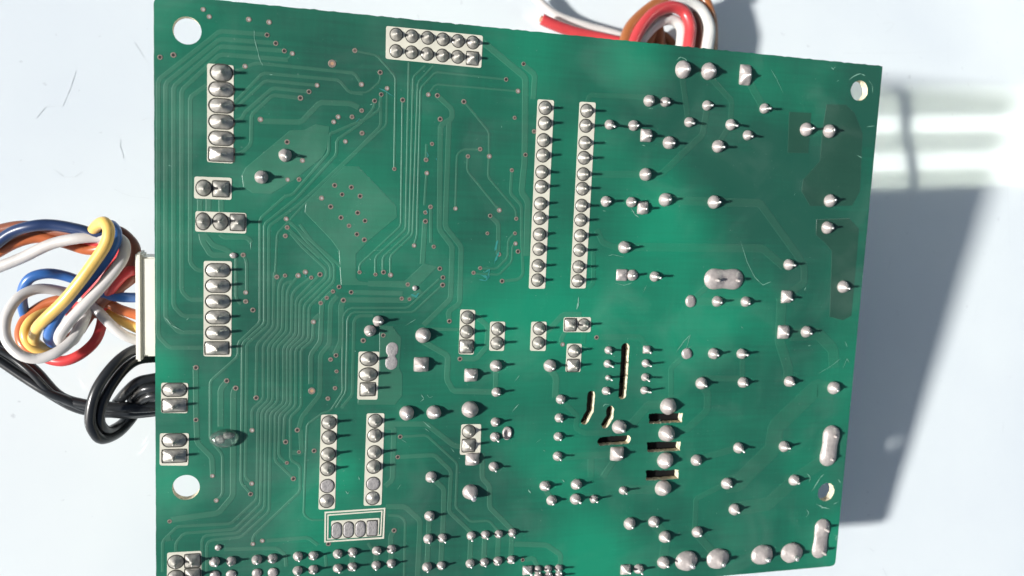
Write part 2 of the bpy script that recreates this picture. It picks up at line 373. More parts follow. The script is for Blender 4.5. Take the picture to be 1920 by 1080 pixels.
def pour(name, pts, m=None, h=.028):
    P = [bl(*p) for p in pts]; tz[0] += 1; h += (tz[0] % 11)*.0009
    a = sum(P[i].x*P[(i+1)%len(P)].y-P[(i+1)%len(P)].x*P[i].y for i in range(len(P)))
    if a < 0: P = P[::-1]
    n = len(P); c = sum(P, Vector())/n
    bm = bmesh.new(); top = [bm.verts.new((p+Vector((0,0,h)))*MM) for p in P]
    bot = []
    for i, p in enumerate(P):
        d = (P[(i+1)%n]-P[i-1]).normalized(); o_ = Vector((d.y,-d.x,0))*.06
        bot.append(bm.verts.new((p+o_+Vector((0,0,.001)))*MM))
    f = bm.faces.new(top); bmesh.ops.triangulate(bm, faces=[f])
    for i in range(n): bm.faces.new((bot[i], bot[(i+1)%n], top[(i+1)%n], top[i]))
    me = bpy.data.meshes.new(name); bm.to_mesh(me); bm.free()
    return link(name, me, board, [m or M_TRACE])
def T(w, *pts): ribbon('trace', list(pts), w)
# left edge bus to the lower six pin header
for k, (x, ty, ex, ey, yb, yp) in enumerate(((297,150,413,58,630,652),(311,156,413,73,597,623),(326,162,413,87,574,593),(341,169,413,102,546,562),(357,182,388,160,493,507))):
    xr = (501,517,533,540,388)[k]; yr = (65,81,95,112,160)[k]
    T(7, (xr,yr),(ex,ey),(x,ty),(x,yb),(x+(yp-yb)*.95,yp),(385,yp))
T(3, (548,101),(538,112),(480,108)); T(6,(437,228),(455,222),(458,212),(512,165),(579,172)); T(6,(437,290),(455,286),(471,270),(472,215),(512,178),(563,184))
T(5,(594,160),(498,151),(440,205)); T(5,(437,195),(453,179),(493,137),(636,150),(655,173),(680,176)); T(5,(437,137),(480,118),(665,137),(678,158))
T(9,(375,374),(375,396)); T(9,(391,374),(391,398)); T(9,(415,375),(415,397))
T(9,(382,438),(400,460),(425,468),(437,479)); T(10,(378,438),(380,452),(396,478),(437,479)); T(8,(413,438),(420,445),(465,445),(472,455))
T(5,(443,479),(443,560),(452,570)); T(5,(457,479),(463,490),(463,545))
# pour round the two power joints
pour('copper_pour', crop(280,225,[(1270,95),(1400,90),(1500,40),(1620,60),(1600,250),(1560,330),(1300,540),(1100,660),(930,655),(850,600),(835,500),(870,430)]))
# diagonal lines
for dx, a in ((0,[(676,205),(617,252),(617,286),(549,365),(536,367),(490,408)]),(1,[(690,221),(632,262),(631,290),(556,372),(498,416)]),(2,[(714,222),(700,236),(560,382),(505,420)])):
    pass
top3 = [[(713,190),(713,205),(690,221),(617,252),(617,286),(549,365),(536,367),(490,408)],[(704,190),(700,205),(676,232),(632,262),(631,290),(556,372),(498,416)],[(714,180),(714,236),(671,280),(560,384),(506,420)]]
# dense bus, 13 lines that jog down the middle of the left half
xa = [488+k*(586-488)/12 for k in range(13)]
for k in range(13):
    f_ = k/12
    ya = 604+f_*34; xb = 447+[0,8,16,35,47,57,65,74,85,92,99,108,118][k]; yb = 643+f_*13
    up = [(xa[k], 590)]
    if k < 3: up = top3[k][:-1] + [(xa[k], top3[k][-1][1]+4)] if k else top3[0][:-1]+[(488,410)]
    elif k < 12:
        xt = [0,0,0,514,523,531,539,548,556,563,571,580][k]; yt = [0,0,0,521,540,542,548,552,562,566,568,572][k]
        xv, yv = [0,0,0,(519,519),(535,517),(548,528),(560,517),(583,521),(600,515),(612,500),(622,500),(628,505)][k] if k > 2 else (0,0)
        up = [(xv,yv),(xt+ (xv-xt)*.25, yt-12),(xt,yt)]
    else: up = [(588,604),(587,625)]
    if k == 9: up = [(545,437),(566,462),(612,505),(612,520),(563,566)]
    if k == 10: up = [(556,427),(575,452),(620,498),(621,522),(571,572)]
    if k == 11: up = [(562,420),(582,448),(627,495),(627,528),(580,575)]
    mid_ = [(xa[k] if k < 3 or k == 12 else up[-1][0]-1, ya), (xb, yb)]
    if k == 0: dn = [(447,667),(437,677),(394.6,715),(394.6,825),(417.5,852),(417.5,928),(406,938)]
    elif k == 1: dn = [(454,760),(452,905),(470,925)]
    elif k == 2: dn = [(462,760),(460,895),(472,906)]
    elif k == 3: dn = [(480,744)]
    else:
        j = k-4; x2 = [472.7,484,491.5,499.8,508,516.5,524.8,534,544.6][j]; yj = 748+j*1.8
        dn = [(xb, yj), (x2, yj+20)]
        if j == 0: dn += [(472.7,806)]
        elif j < 5:
            e = [(0,0),(482,936),(489,944.6),(496.7,952),(505,959)][j]; g = [(0,0),(433,982),(440,992.5),(446.7,999),(453,1007)][j]
            l = [(0,0),(333,987),(345,1000),(385,1004),(395,1013)][j]; q = [(0,0),(305,1015),(330,1018),(379,1012),(388,1020)][j]
            dn += [e, g, l, q, (q[0], 1040 if j==2 else 1072)]
        elif j == 5: dn += [(516,864),(550,897)]
        elif j == 6: dn += [(523,855),(538,868)]
        elif j == 7: dn += [(532,828)]
        elif j == 8: dn += [(545,862),(563,873),(563,921),(475,1005),(474,1018)]
    T(4.6, *(up+mid_+dn))

T(9,(367,690),(368,787),(370,830),(398,858),(399,890)); T(10,(425,716),(414,730),(414,800)); T(10,(442,728),(438,735),(437,930),(410,962),(320,975))
T(11,(310,1010),(320,1008)); 
# the octagonal thermal pad
pour('copper_pour', [(647,311.5),(671,312.5),(743,387.5),(744,407),(692,450),(667,476),(667,521),(672,527),(690,530),(690,534),(640,534),(636,470),(622,450),(572,398),(574,381)])
pour('copper_pour', [(690,527),(760,527),(795,494),(820,500),(780,540),(690,536)])
# header fan-out and the vertical bundle
T(3,(755,187),(752,423),(674,496),(674,510)); T(3.4,(767,117),(761,430),(704,482),(704,514)); T(3.4,(798,123),(775,144),(768,437),(718,482),(718,510))
T(3.4,(813,123),(784,154),(774,440),(732,480),(732,515)); T(3.4,(949,149),(817,135),(789,165),(782,443),(776,460))
T(3.4,(665,95),(707,104),(742,144),(739.6,316)); T(3,(713,136),(713,152),(690,173),(662,173)); T(3.4,(726,166),(725,234),(673,282),(566,388),(520,438),(512,600))
T(3,(971,171),(817,158),(803,177)); T(9,(820,179),(848,205),(848,222),(826,235),(824,430),(848,462),(845,560),(794,610)); T(9,(842,228),(835,425),(865,463),(862,569),(840,585),(843,602))
T(3.4,(870,190),(917,247),(917,293),(915,332),(967,393),(968,410)); T(3.4,(877.5,293),(876,320),(936,394)); T(3.4,(900,280),(868,280),(857,290),(854,391))
T(5,(960,319),(957,363),(978,385),(978,440),(981,515),(972,524),(941,527)); T(8,(919,404),(935,420),(934,477)); T(3.4,(965,437),(953,450),(952,483),(931,504),(902,503)); T(3.4,(966,457),(961,462),(960,490),(936,515),(890,513))
T(11,(900,74),(985,145),(984,300),(978,360),(990,378),(987,480)); T(10,(981,122),(1003,140),(1000,186)); T(4,(800,325),(796,385)); T(4,(800,270),(799,298)); T(5,(808,390),(808,455)); T(9,(797,415),(795,450),(792,495))
T(3.4,(824,523),(765,577),(657,577),(644,590),(642,700),(643,735),(619.6,771),(607,773),(576,796),(571.7,900),(569.6,965),(582,975),(607,975))
T(3.4,(830,534),(775,585),(662,585),(652,597),(649,735),(630,765)); T(8,(658,548),(755,550)); T(9,(644,562),(765,563),(790,545)); T(8,(622,548),(604,566),(601,640),(583,665),(583,720)); T(8,(633,555),(620,570),(618,645),(601,665),(600,740),(566,782),(560,806)); T(10,(648,560),(640,570),(640,640),(628,665))
T(5,(700,592),(672,592),(664,600),(662,690),(661,740),(640,765)); T(8,(564,806),(566,850),(548,848)); T(4,(588,604),(588,635)); T(3,(480,745),(481,690)); T(8,(589,600),(600,590))
T(9,(487,227),(565,229),(600,192),(658,194),(673,202))
T(5,(538,412),(640,500)); T(5,(540,428),(600,483))
# centre
T(10,(793,640),(840,667),(838,712),(850,733),(925,735)); T(5,(810,617),(860,618)); T(9,(890,590),(915,612),(913,650),(893,673),(862,672)); T(9,(930,690),(929,733)); T(9,(715,795),(800,795),(852,836),(864,837))
T(4,(750,819),(800,816),(857.7,869),(854.6,951),(882.7,978),(917,976),(934,995)); T(7,(746,857),(815,853),(846,883),(842,959),(883,998)); T(9,(812,897),(833,917),(830.6,1001)); T(9,(904,850),(904.6,897),(918,911),(918,951),(958.8,992))
for a, b in (((805,972),(801,1060)),((829,1010),(827,1058)),((883,1008),(881,1052)),((909,1006),(907.5,1050)),((935,1004),(932.5,1048)),((960,1000),(958,1046)),((734,1030),(733,1054)),((706,1034),(705,1056)),((661,1036),(660,1060))): T(9, a, b)
T(9,(723,950),(760,950),(788,976),(783,1080)); T(4,(728,966),(750,967),(760,977),(758,1080)); T(9,(739,996),(733,1004),(733,1026)); T(9,(722,800),(739,802),(736,900),(722,912)); T(9,(965,1020),(1025,1022),(1051,1040),(1051,1062)); T(5,(690,1018),(698,1030))
pour('copper_pour', [(712,610),(735,612),(752,634),(748,690),(754,702),(753.5,742),(740,758),(671,758),(672,745),(712,700)])
T(8,(985,1050),(1000,1046),(1008,1062)); T(6,(500,1014),(578,1008),(596,1022)); T(6,(420,1030),(520,1028),(535,1040),(537,1062)); T(5,(610,1040),(612,1062)); T(5,(640,985),(700,980))
# right hand power section
T(12,(1100,327),(1240,327),(1318,252),(1325,205)); T(14,(1246,375),(1338,379),(1425,381),(1495,478),(1508,500),(1508,530),(1480,550)); T(14,(1170,463),(1430,466),(1470,500)); T(10,(1119,430),(1130,455),(1160,466)); T(8,(1102,190),(1106,178),(1212,182)); T(8,(1103,540),(1113,530),(1112,472)) 
T(10,(1118,632),(1200,632),(1212,650)); T(10,(1013,635),(1056,590),(1090,590)); T(10,(1095,623),(1093,645)); T(8,(1060,622),(1052,636),(1052,645)); T(12,(1031,690),(1043,708),(1041,745)); T(9,(1060,757),(1083,780),(1079,802),(1095,812),(1148,812))
T(12,(1045,857),(1148,852)); T(16,(1180,800),(1215,760),(1250,758)); T(10,(1258,755),(1258,690),(1283,668)); T(14,(1316,722),(1327,738),(1326,770),(1288,805),(1250,812)); T(10,(1314,709),(1392,710),(1392,668)); T(20,(1478,715),(1478,690),(1462,640),(1466,560)); T(16,(1167,918),(1240,918)); T(9,(1020,915),(1034,935))
T(14,(1397,140),(1432,203)); T(10,(1327,140),(1372,190),(1370,232),(1346,272)); T(10,(1278,135),(1290,225)); T(12,(1305,862),(1383,840)); T(10,(1294,566),(1336,528)); T(14,(1295,565),(1400,567)); T(10,(1362,906),(1305,935),(1303,990)); T(14,(1306,1000),(1345,1045)); T(12,(1154,860),(1130,895)); T(12,(1108,860),(1108,895)) 
T(34,(1565,735),(1530,728),(1455,800),(1448,842),(1385,905),(1362,908)); T(26,(1550,860),(1490,900),(1440,945),(1376,955)); T(22,(1480,628),(1535,626),(1562,655),(1564,690)); T(18,(1225,980),(1250,1005),(1243,1050));
olv = M_OLIVE
pour('copper_pour', [(1480,210),(1521,212),(1515,287),(1477,286)], olv); pour('copper_pour', [(1550,196),(1586,197),(1602,212),(1617,250),(1612,358),(1598,385),(1519,386),(1503,358),(1506,337),(1537.5,302),(1542.7,241)], olv)
pour('copper_pour', [(1531,412),(1592,410),(1610,429),(1607,470),(1596,592),(1581,600),(1556,594),(1560,471),(1546,454),(1530,440)], olv)
# ---- silkscreen blocks
def rounded(pts, r=.35, n=3):
    P = [bl(*p) for p in pts]; out = []
    for i in range(len(P)):
        a, b, c = P[i-1], P[i], P[(i+1)%len(P)]; u, v = (a-b).normalized(), (c-b).normalized()
        for k in range(n+1):
            t = k/n; out.append((b+u*r)*(1-t)**2 + b*2*t*(1-t) + (b+v*r)*t*t)
    return out
def slab(name, P, h, m, z0=.002):
    a = sum(P[i].x*P[(i+1)%len(P)].y-P[(i+1)%len(P)].x*P[i].y for i in range(len(P)))
    if a < 0: P = P[::-1]
    n = len(P); vs = [(p+Vector((0,0,h)))*MM for p in P]+[(p+Vector((0,0,z0)))*MM for p in P]
    fs = [tuple(range(n))]+[(n+i, n+(i+1)%n, (i+1)%n, i) for i in range(n)]
    return mesh(name, vs, fs, [m], board)
SILK = [[(388.3,118.8),(438.3,122.9),(437.3,306.7),(388.3,303.7)],[(364.5,330.8),(434.6,333.5),(434.2,374.8),(363.8,372)],[(366.5,395.8),(461.9,399.5),(461.5,438),(365.8,434)],
 [(382,489.2),(434.8,489.8),(433.5,668.8),(381.6,668)],[(302.3,717.5),(352.9,718),(351.5,774.6),(302,774)],[(299.8,812.3),(354.4,812),(352.7,873),(299.2,872.5)],[(313.4,1036),(377.5,1032.5),(377.5,1095),(313,1095)],
 [(601.9,777.5),(632.5,777),(628,954),(597,955.5)],[(687.5,775),(720.8,774.6),(715.4,946.7),(681.7,948.3)],[(724,48.6),(905.3,66.8),(902.2,127.6),(723,110.2)],
 [(1008,186),(1038.8,188),(1021.9,541.3),(991.3,541.3)],[(1086.7,190.6),(1117,192.3),(1097.9,540.8),(1069,540.7)],[(863,580),(891,581),(888,664.8),(859.8,664)],[(919,603),(947.3,603),(944.8,658),(917,657.6)],
 [(996.2,603.2),(1025,603),(1023,658),(993.5,657.6)],[(1057,594.8),(1108,594.6),(1107.3,622.8),(1056,622.5)],[(1063,644.2),(1090.8,644.6),(1088,697.5),(1060.2,697.3)],[(672.3,659),(711.5,659.4),(707.7,749.3),(669.6,749)],
 [(865,795.6),(902.2,795),(900.4,852),(862,852.6)],[(620.8,976.5),(711.9,970.8),(709.6,1004.6),(620.8,1010.4)]]
for q in SILK: slab('silkscreen_patch', rounded(q), .056 if len(q) else .05, M_SILK)
def frame_ring(px_out, px_in):
    A = [bl(*p) for p in px_out]; B = [bl(*p) for p in px_in]; vs = []
    for P, z in ((A,.002),(A,.058),(B,.058),(B,.002)): vs += [(p+Vector((0,0,z)))*MM for p in P]
    fs = []
    for l in range(3):
        for i in range(4): j = (i+1)%4; fs.append((l*4+i, l*4+j, l*4+4+j, l*4+4+i))
    mesh('silkscreen_frame', vs, fs, [M_SILK], board)
def inset(q, d):
    c = [sum(p[i] for p in q)/4 for i in (0,1)]
    return [(x+(d if x < c[0] else -d), y+(d if y < c[1] else -d)) for x, y in q]
q = [(608.6,959.3),(722.5,951.8),(720,1009.7),(608,1017)]
frame_ring(q, inset(q,3)); frame_ring(inset(q,5.2), inset(q,7.6))
# ---- solder joints
def outline(kind, a, rx, ry):
    c, s = math.cos(a), math.sin(a)
    if kind == 'o': return rx*c, ry*s
    if kind == 'v':   # stadium
        if rx >= ry: e = rx-ry; return ry*c+(e if c > 0 else -e), ry*s
        e = ry-rx; return rx*c, rx*s+(e if s > 0 else -e)
    if kind == 's':
        p = .13; f = (abs(c)**(2/p)+abs(s)**(2/p))**(-p/2); return rx*c*f, ry*s*f
def joint(px, py, rx, ry=None, kind='o', style='pin', lead=None, tipoff=(0,0), m=None, lh=None, name='solder_joint', hgt=None, leads=None):
    """one fillet of solder swept up a component lead; style: pin (header), wave (bare pad), flat, dome"""
    ry = ry or rx; k = mmpp(px,py); rx *= k; ry *= k; rm = min(rx, ry)
    n = 28; z0 = .060 if style == 'pin' else .005; header = style == 'pin' or style == 'flatpin'
    m = m or (M_TIN if style == 'pin' else M_FLAT if 'flat' in style else M_WAVE)
    if style in ('pin','flatpin'): z0 = .058
    H = hgt if hgt is not None else {'pin':rm*1.02,'wave':rm*1.28,'flat':.16,'flatpin':.10,'dome':rm*.75}[style]
    H *= random.uniform(.93,1.08) if 'flat' not in style else 1
    if style == 'pin':   prof = [(1.0,0),(.955,.05),(.88,.17),(.72,.36),(.54,.56),(.36,.76),(.24,.93),(.16,1.0)]
    elif style == 'wave':prof = [(1.0,0),(.985,.14),(.93,.30),(.80,.47),(.60,.63),(.41,.78),(.25,.91),(.13,1.0)]
    elif style == 'dome':prof = [(1.0,0),(.985,.25),(.9,.55),(.72,.8),(.5,.93),(.28,.99),(.1,1.0)]
    else:                prof = [(1.0,0),(.96,.55),(.86,.9),(.6,1.0),(.3,1.02),(.1,1.0)]
    vs, fs, mi = [], [], []
    sx, sy = random.uniform(0,50), random.uniform(0,50)
    if header:
        for rr in (1.13, .98):
            for j in range(n): x, y = outline(kind, 2*math.pi*(j+.5)/n, rx*rr+(.02 if rr>1 else 0), ry*rr+(.02 if rr>1 else 0)); vs.append(Vector((x,y,z0+(.003 if rr > 1 else .006)))*MM)
    st = len(vs)
    ox, oy = tipoff; ox += random.uniform(-.08,.08)*rm; oy += random.uniform(-.08,.08)*rm
    for i, (r, z) in enumerate(prof):
        for j in range(n):
            a = 2*math.pi*(j+.5)/n; x, y = outline(kind, a, rx, ry); cxr, cyr = rm*math.cos(a), rm*math.sin(a)
            b = min(1, max(0, (z-.1)/.75)) if style in ('pin','wave') else 0
            X = (x*(1-b)+cxr*b)*r; Y = (y*(1-b)+cyr*b)*r
            if kind == 'v' and style in ('pin','wave'): X = x*r*(1-b)+cxr*r*b
            q = noise.noise(Vector((X/rm*1.2+sx, Y/rm*1.2+sy, z)))
            wob = 1+.14*q*(z>0 and z<1)
            vs.append(Vector((X*wob+ox*z*z, Y*wob+oy*z*z, z0+.006+H*z*(1+.08*q)))*MM)
    nl = (2 if header else 0)+len(prof)
    for l in range(nl-1):
        if header and l == 1: continue
        for j in range(n):
            a, b = l*n+j, l*n+(j+1)%n; fs.append((a,b,b+n,a+n)); mi.append(1 if header and l == 0 else 0)
    fs.append(tuple((nl-1)*n+j for j in range(n))); mi.append(0)
    o = mesh(name, vs, fs, [m, M_RING], board, smooth=True, mi=mi)
    c = bl(px, py); o.location = c*MM
    if lead != 0 and 'flat' not in style:
        lr = lead or (.23 if style == 'pin' else .27); L_ = lh if lh is not None else (2.15 if style == 'pin' else 2.0)
        L_ *= random.uniform(.93,1.05)
        tx, ty = (random.uniform(-.10,.16), random.uniform(-.14,.08)) if style != 'pin' else (random.uniform(-.04,.04), random.uniform(-.04,.04))
        for (qx, qy) in (leads or [(ox,oy)]):
            n2 = 10; v2, f2 = [], []
            for (z, rr, s) in ((H*.55,1.25,0),(H*.98,1.02,.25),(L_*.92,.95,.95),(L_,.72,1.0)):
                for j in range(n2):
                    a = 2*math.pi*j/n2
                    v2.append(Vector((qx+math.cos(a)*lr*rr+tx*s*L_, qy+math.sin(a)*lr*rr+ty*s*L_, z0+z+(.1*lr*math.cos(a) if s==1 else 0)))*MM)
            for l in range(3):
                for j in range(n2): a, b = l*n2+j, l*n2+(j+1)%n2; f2.append((a,b,b+n2,a+n2))
            f2.append(tuple(3*n2+j for j in range(n2)))
            p = mesh('lead', v2, f2, [m if style=='pin' else M_LEAD], o, smooth=True)
    return o
def pins(L_, **kw):
    for t in L_: joint(t[0], t[1], t[2], t[3] if len(t) > 3 else None, **kw)
ph = dict(style='pin')
joint(415.4,136.5,18.5,14.5,kind='v',**ph)
for y in (167.7,198.3,228.5,259.4): joint(415.4,y,21,12.5,kind='v',**ph)
joint(415.4,289.6,21,12.3,kind='s',**ph)
joint(382,352.5,13,14,**ph); joint(414.4,354.2,14,14,kind='s',**ph)
joint(381,415,12,15,**ph); joint(413.3,415.6,13,15,**ph); joint(445.6,417,12.5,14.5,kind='s',**ph)
for y in (506.7,535.8,565.2,594.8,623.8): joint(408.8,y,20.5,12,kind='v',**ph)
joint(407,652.5,20,11.5,kind='s',**ph)
for y, s in ((730.8,'v'),(759.8,'s'),(825.4,'v'),(854.6,'s')): joint(327.3,y,20.3,12,kind=s,**ph)
joint(330,1053.3,13.5,12.5,**ph); joint(361,1051,13,12.5,kind='s',**ph); joint(330,1081,13.5,12.5,**ph); joint(361,1078,13,12.5,kind='s',**ph)
pins([(616.9,792,12.5),(616.9,819.8,12.5),(615.4,851.7,12.5),(614.4,879,12.5)],style='pin'); joint(613.8,911,12.3,style='flatpin'); joint(613,939,12.3,style='pin',lead=0,hgt=.5)
pins([(703.5,789,12.2),(702.5,816.3,12.2),(701.9,847.9,12.2),(700.8,875,12.2)],style='pin'); joint(699.8,906.7,12,style='flatpin'); joint(699,933.8,12,style='pin',lead=0,hgt=.5)
for x, y in ((631.3,994.6),(653.5,992.9),(675.8,991.5)): joint(x,y,9.2,14.6,kind='v',style='flatpin')
joint(697.9,990,9.2,14,kind='s',style='flatpin')
pins([(743.1,65,11.2),(772.3,68.1,11.2),(801.9,71,11.2),(830.6,74,11.2),(858.8,76.9,11.2),(886.7,79.8,11.2),(742.5,95.8,11.2),(771.9,98.3,11.2),(801,101.3,11.2),(829.6,104.2,11.2),(858,106.7,11.2)],style='pin',lh=1.5)
joint(885.8,109.4,11,11.5,kind='s',style='pin',lh=1.5)
pins([(1022.3,202.3,11.8),(1021.3,231.3,11.8),(1019.2,263,11.8),(1017.9,291.3,11.8),(1016,322.5,11.6),(1014.8,350,11.6),(1013.3,381.9,11.5),(1012,409,11.5),(1011.3,439.6,11.5),(1010.4,467,11.3),(1008.8,498,11.3),(1007.7,525,11.3)],style='pin',lh=1.9)
pins([(1100.2,207.7,11.6),(1098.3,235.8,11.6),(1096.7,268,11.5),(1095,295.8,11.5),(1093.5,326.5,11.5),(1092,353.8,11.5),(1090.4,385.4,11.3),(1088.8,412.5,11.3),(1087.9,442,11.2),(1086.3,468.8,11.2),(1084.8,500.2,11.1),(1083,526.5,11.1)],style='pin',lh=2.1)
pins([(876.5,595,11.8),(875,622,11.8),(933,616.7,11.5),(932,643,11.5),(1011,616,11.5),(1009.6,643,11.3),(1094.6,608.8,11),(1076.3,658,11.4),(879,808.8,11.8)],style='pin')
joint(874.4,649.4,12.3,11.8,kind='s',**ph); joint(1069.6,608.8,11,11.3,kind='s',**ph); joint(1074.4,685,11.3,11.3,kind='s',**ph); joint(878.5,835,11.8,11.8,kind='s',**ph)
joint(691.7,673,15.5,12.5,**ph); joint(690.6,702,16,12.3,**ph); joint(689.6,729.6,13.5,12,kind='s',**ph)
# round wave soldered joints (px, py, r)
WV = '''534.6,291,12 490,332,12.5 709,601.7,10 693.5,620,11 793,628.5,14.5 929.6,685.8,11.5 930.2,735,9 762.3,774,13.8 812.9,773,13.5
880.6,767,15.5 928.5,791,8.8 927.5,818.8,9 924.8,874.4,9 808.3,893.8,10.5 805.2,967,9.8 802.5,1009.6,9 829,1008,8.5 883.3,1004,8.5 909.4,1002.3,8.2 934.8,1000.8,8
960.2,998,8 800.4,1062.3,9 826.9,1060,8.3 881.3,1056,8.5 907.7,1054,8.5 932.7,1051.3,8.5 958,1049,8 660.8,1034.6,8.7 706.3,1032,8.7 733.8,1029,8.5 660.2,1062.3,8.7 705.2,1059,8.5 733.3,1056,8.5
402.3,1053,9.5 433.5,1051.5,9 481.7,1048.8,9.5 510.8,1046.7,9.3 558.5,1042.5,9 587.3,1041.5,9 633,1038,8.7 633,1065,8.7 558,1069.6,9 587.3,1067.5,9
1007.7,1067,7.5 1027,1066,7.5 1047,1065,7.5
1216.5,189,11 1246.7,191.3,9.5 1325,198,9.5 1432.3,203.8,9.5 1142.5,233.8,9.5 1186.9,235.4,9.8 1253.5,267.7,12 1291.5,229,9.5 1369.6,233.8,10.5
1345.6,274.6,12 1401,253.8,9.5 1209.6,327,11.8 1135.6,377.7,10 1183,379,9.8 1246.7,374.6,12.7 1338,379,12.5 1510.4,243,12.3 1553.5,245.8,12.3 1555,376.5,12 1550.4,426.7,12
1170,463.5,11.8 1226.9,518.3,9.7 1344,565,10.5 1397.3,565.6,10 1140.4,656.3,7.5 1337,662.5,10.5 1389.6,663,9.8 1478,496,10.5 1580,537.5,12 1510.8,622,11
1030.6,685.4,12 1138.8,682,7.5 1210,681,7.5 1139.4,708,5 1209,707,7.5 1135.8,732.7,8 1207.5,731.7,7.5 1050.8,748.3,9 1048,783,8.5 1046,818.3,8.5 1045,855,9 1160,800,13.5
1251.9,761,15.7 1248.8,812,15.7 1246.3,863,15.7 1314.4,718.3,11.5 1305,862.5,11 1392.3,716.7,10.3 1478.8,715,10.3 1561.5,726.7,12 1383.8,839,10.3 1469,836.5,10.3
1361.5,906,10.8 1488,899.8,10.8 1376,954.4,11 1021,910.8,10 1034,937.7,10 1080,908,10.5 1078.3,935.2,10.3 1113,935,7.8 1167.5,919,7.8 1241.9,914.8,15.5 1180,981,11.5 1225.4,978,11
1245.6,1006,11.5 1306.5,996.7,10.5 1242.5,1053.5,11.5 1196.7,1066,9.5'''
for t in WV.split():
    x, y, r = map(float, t.split(','))
    joint(x, y, r, style='wave', lead=.2 if r < 9.2 else (.24 if r < 13 else .33), lh=1.75 if y > 990 and x < 970 else (2.15 if x > 1050 else 1.9), tipoff=(random.uniform(-.05,.1),random.uniform(-.12,.02)))
joint(1279.6,130.6,15,17,style='wave',lead=.35,tipoff=(.3,.1)); joint(1327.5,134,14.3,16,style='wave',lead=.33,tipoff=(.3,.1))
joint(881,921.7,14.5,style='wave',lead=.5,tipoff=(.5,-.75),lh=1.9)
for a in ((1396.9,140.6,12,19),(789.6,683,14,13.8),(1210.8,254,11,12),(1204.6,389.6,10.6,12),(1474,556,11,11.8),(1467.7,622.5,11.6,13),(1156,850,13,13),(882.7,703,12.5,12.5),(885.4,860.4,13,12),(1212.3,655.2,7.5,7.5),(1172.3,1067.5,9.8,9.8),(988.3,1069,9,9)):
    joint(a[0],a[1],a[2],a[3],kind='s',style='wave',lead=.24,tipoff=(.1,-.1))
joint(1165.5,515.6,11,11,kind='s',style='wave',lead=0,hgt=.7); joint(1185,516,11,10.6,style='wave',lead=.24,hgt=.8,tipoff=(-.2,-.1))
joint(1294.6,564.6,10.8,11.7,style='dome',lead=0,hgt=.5); joint(1287.3,663,10.5,style='dome',lead=0,hgt=.5)
joint(437.7,478.8,6.5,5.5,style='dome',lead=0); joint(778,540,5,style='dome',lead=0); joint(409.2,1026.3,6,style='dome',lead=0)
for x, y in ((403,1078),(433.5,1077),(481.7,1074.5),(511.3,1073)): joint(x,y,9,style='dome',lead=0,hgt=.45)
for x, y in ((1008,1080),(1028,1079.5),(1047,1078)): joint(x,y,7.5,style='wave',lead=.2)
# crater ring of solder with an open middle
def crater(px, py, rx, ry):
    k = mmpp(px,py); rx *= k; ry *= k; n = 26; vs, fs = [], []
    prof = [(1,0),(.97,.3),(.82,.42),(.6,.34),(.42,.08),(.2,.03)]
    for r, z in prof:
        for j in range(n):
            a = 2*math.pi*j/n; q = 1+.07*noise.noise(Vector((math.cos(a)*2,math.sin(a)*2,r)))
            vs.append(Vector((rx*r*math.cos(a)*q, ry*r*math.sin(a)*q, .005+z))*MM)
    for l in range(len(prof)-1):
        for j in range(n): a, b = l*n+j, l*n+(j+1)%n; fs.append((a,b,b+n,a+n))
    fs.append(tuple((len(prof)-1)*n+j for j in range(n)))
    o = mesh('solder_crater', vs, fs, [M_WAVE], board, smooth=True); o.location = bl(px,py)*MM
crater(950.4,812,9,13)
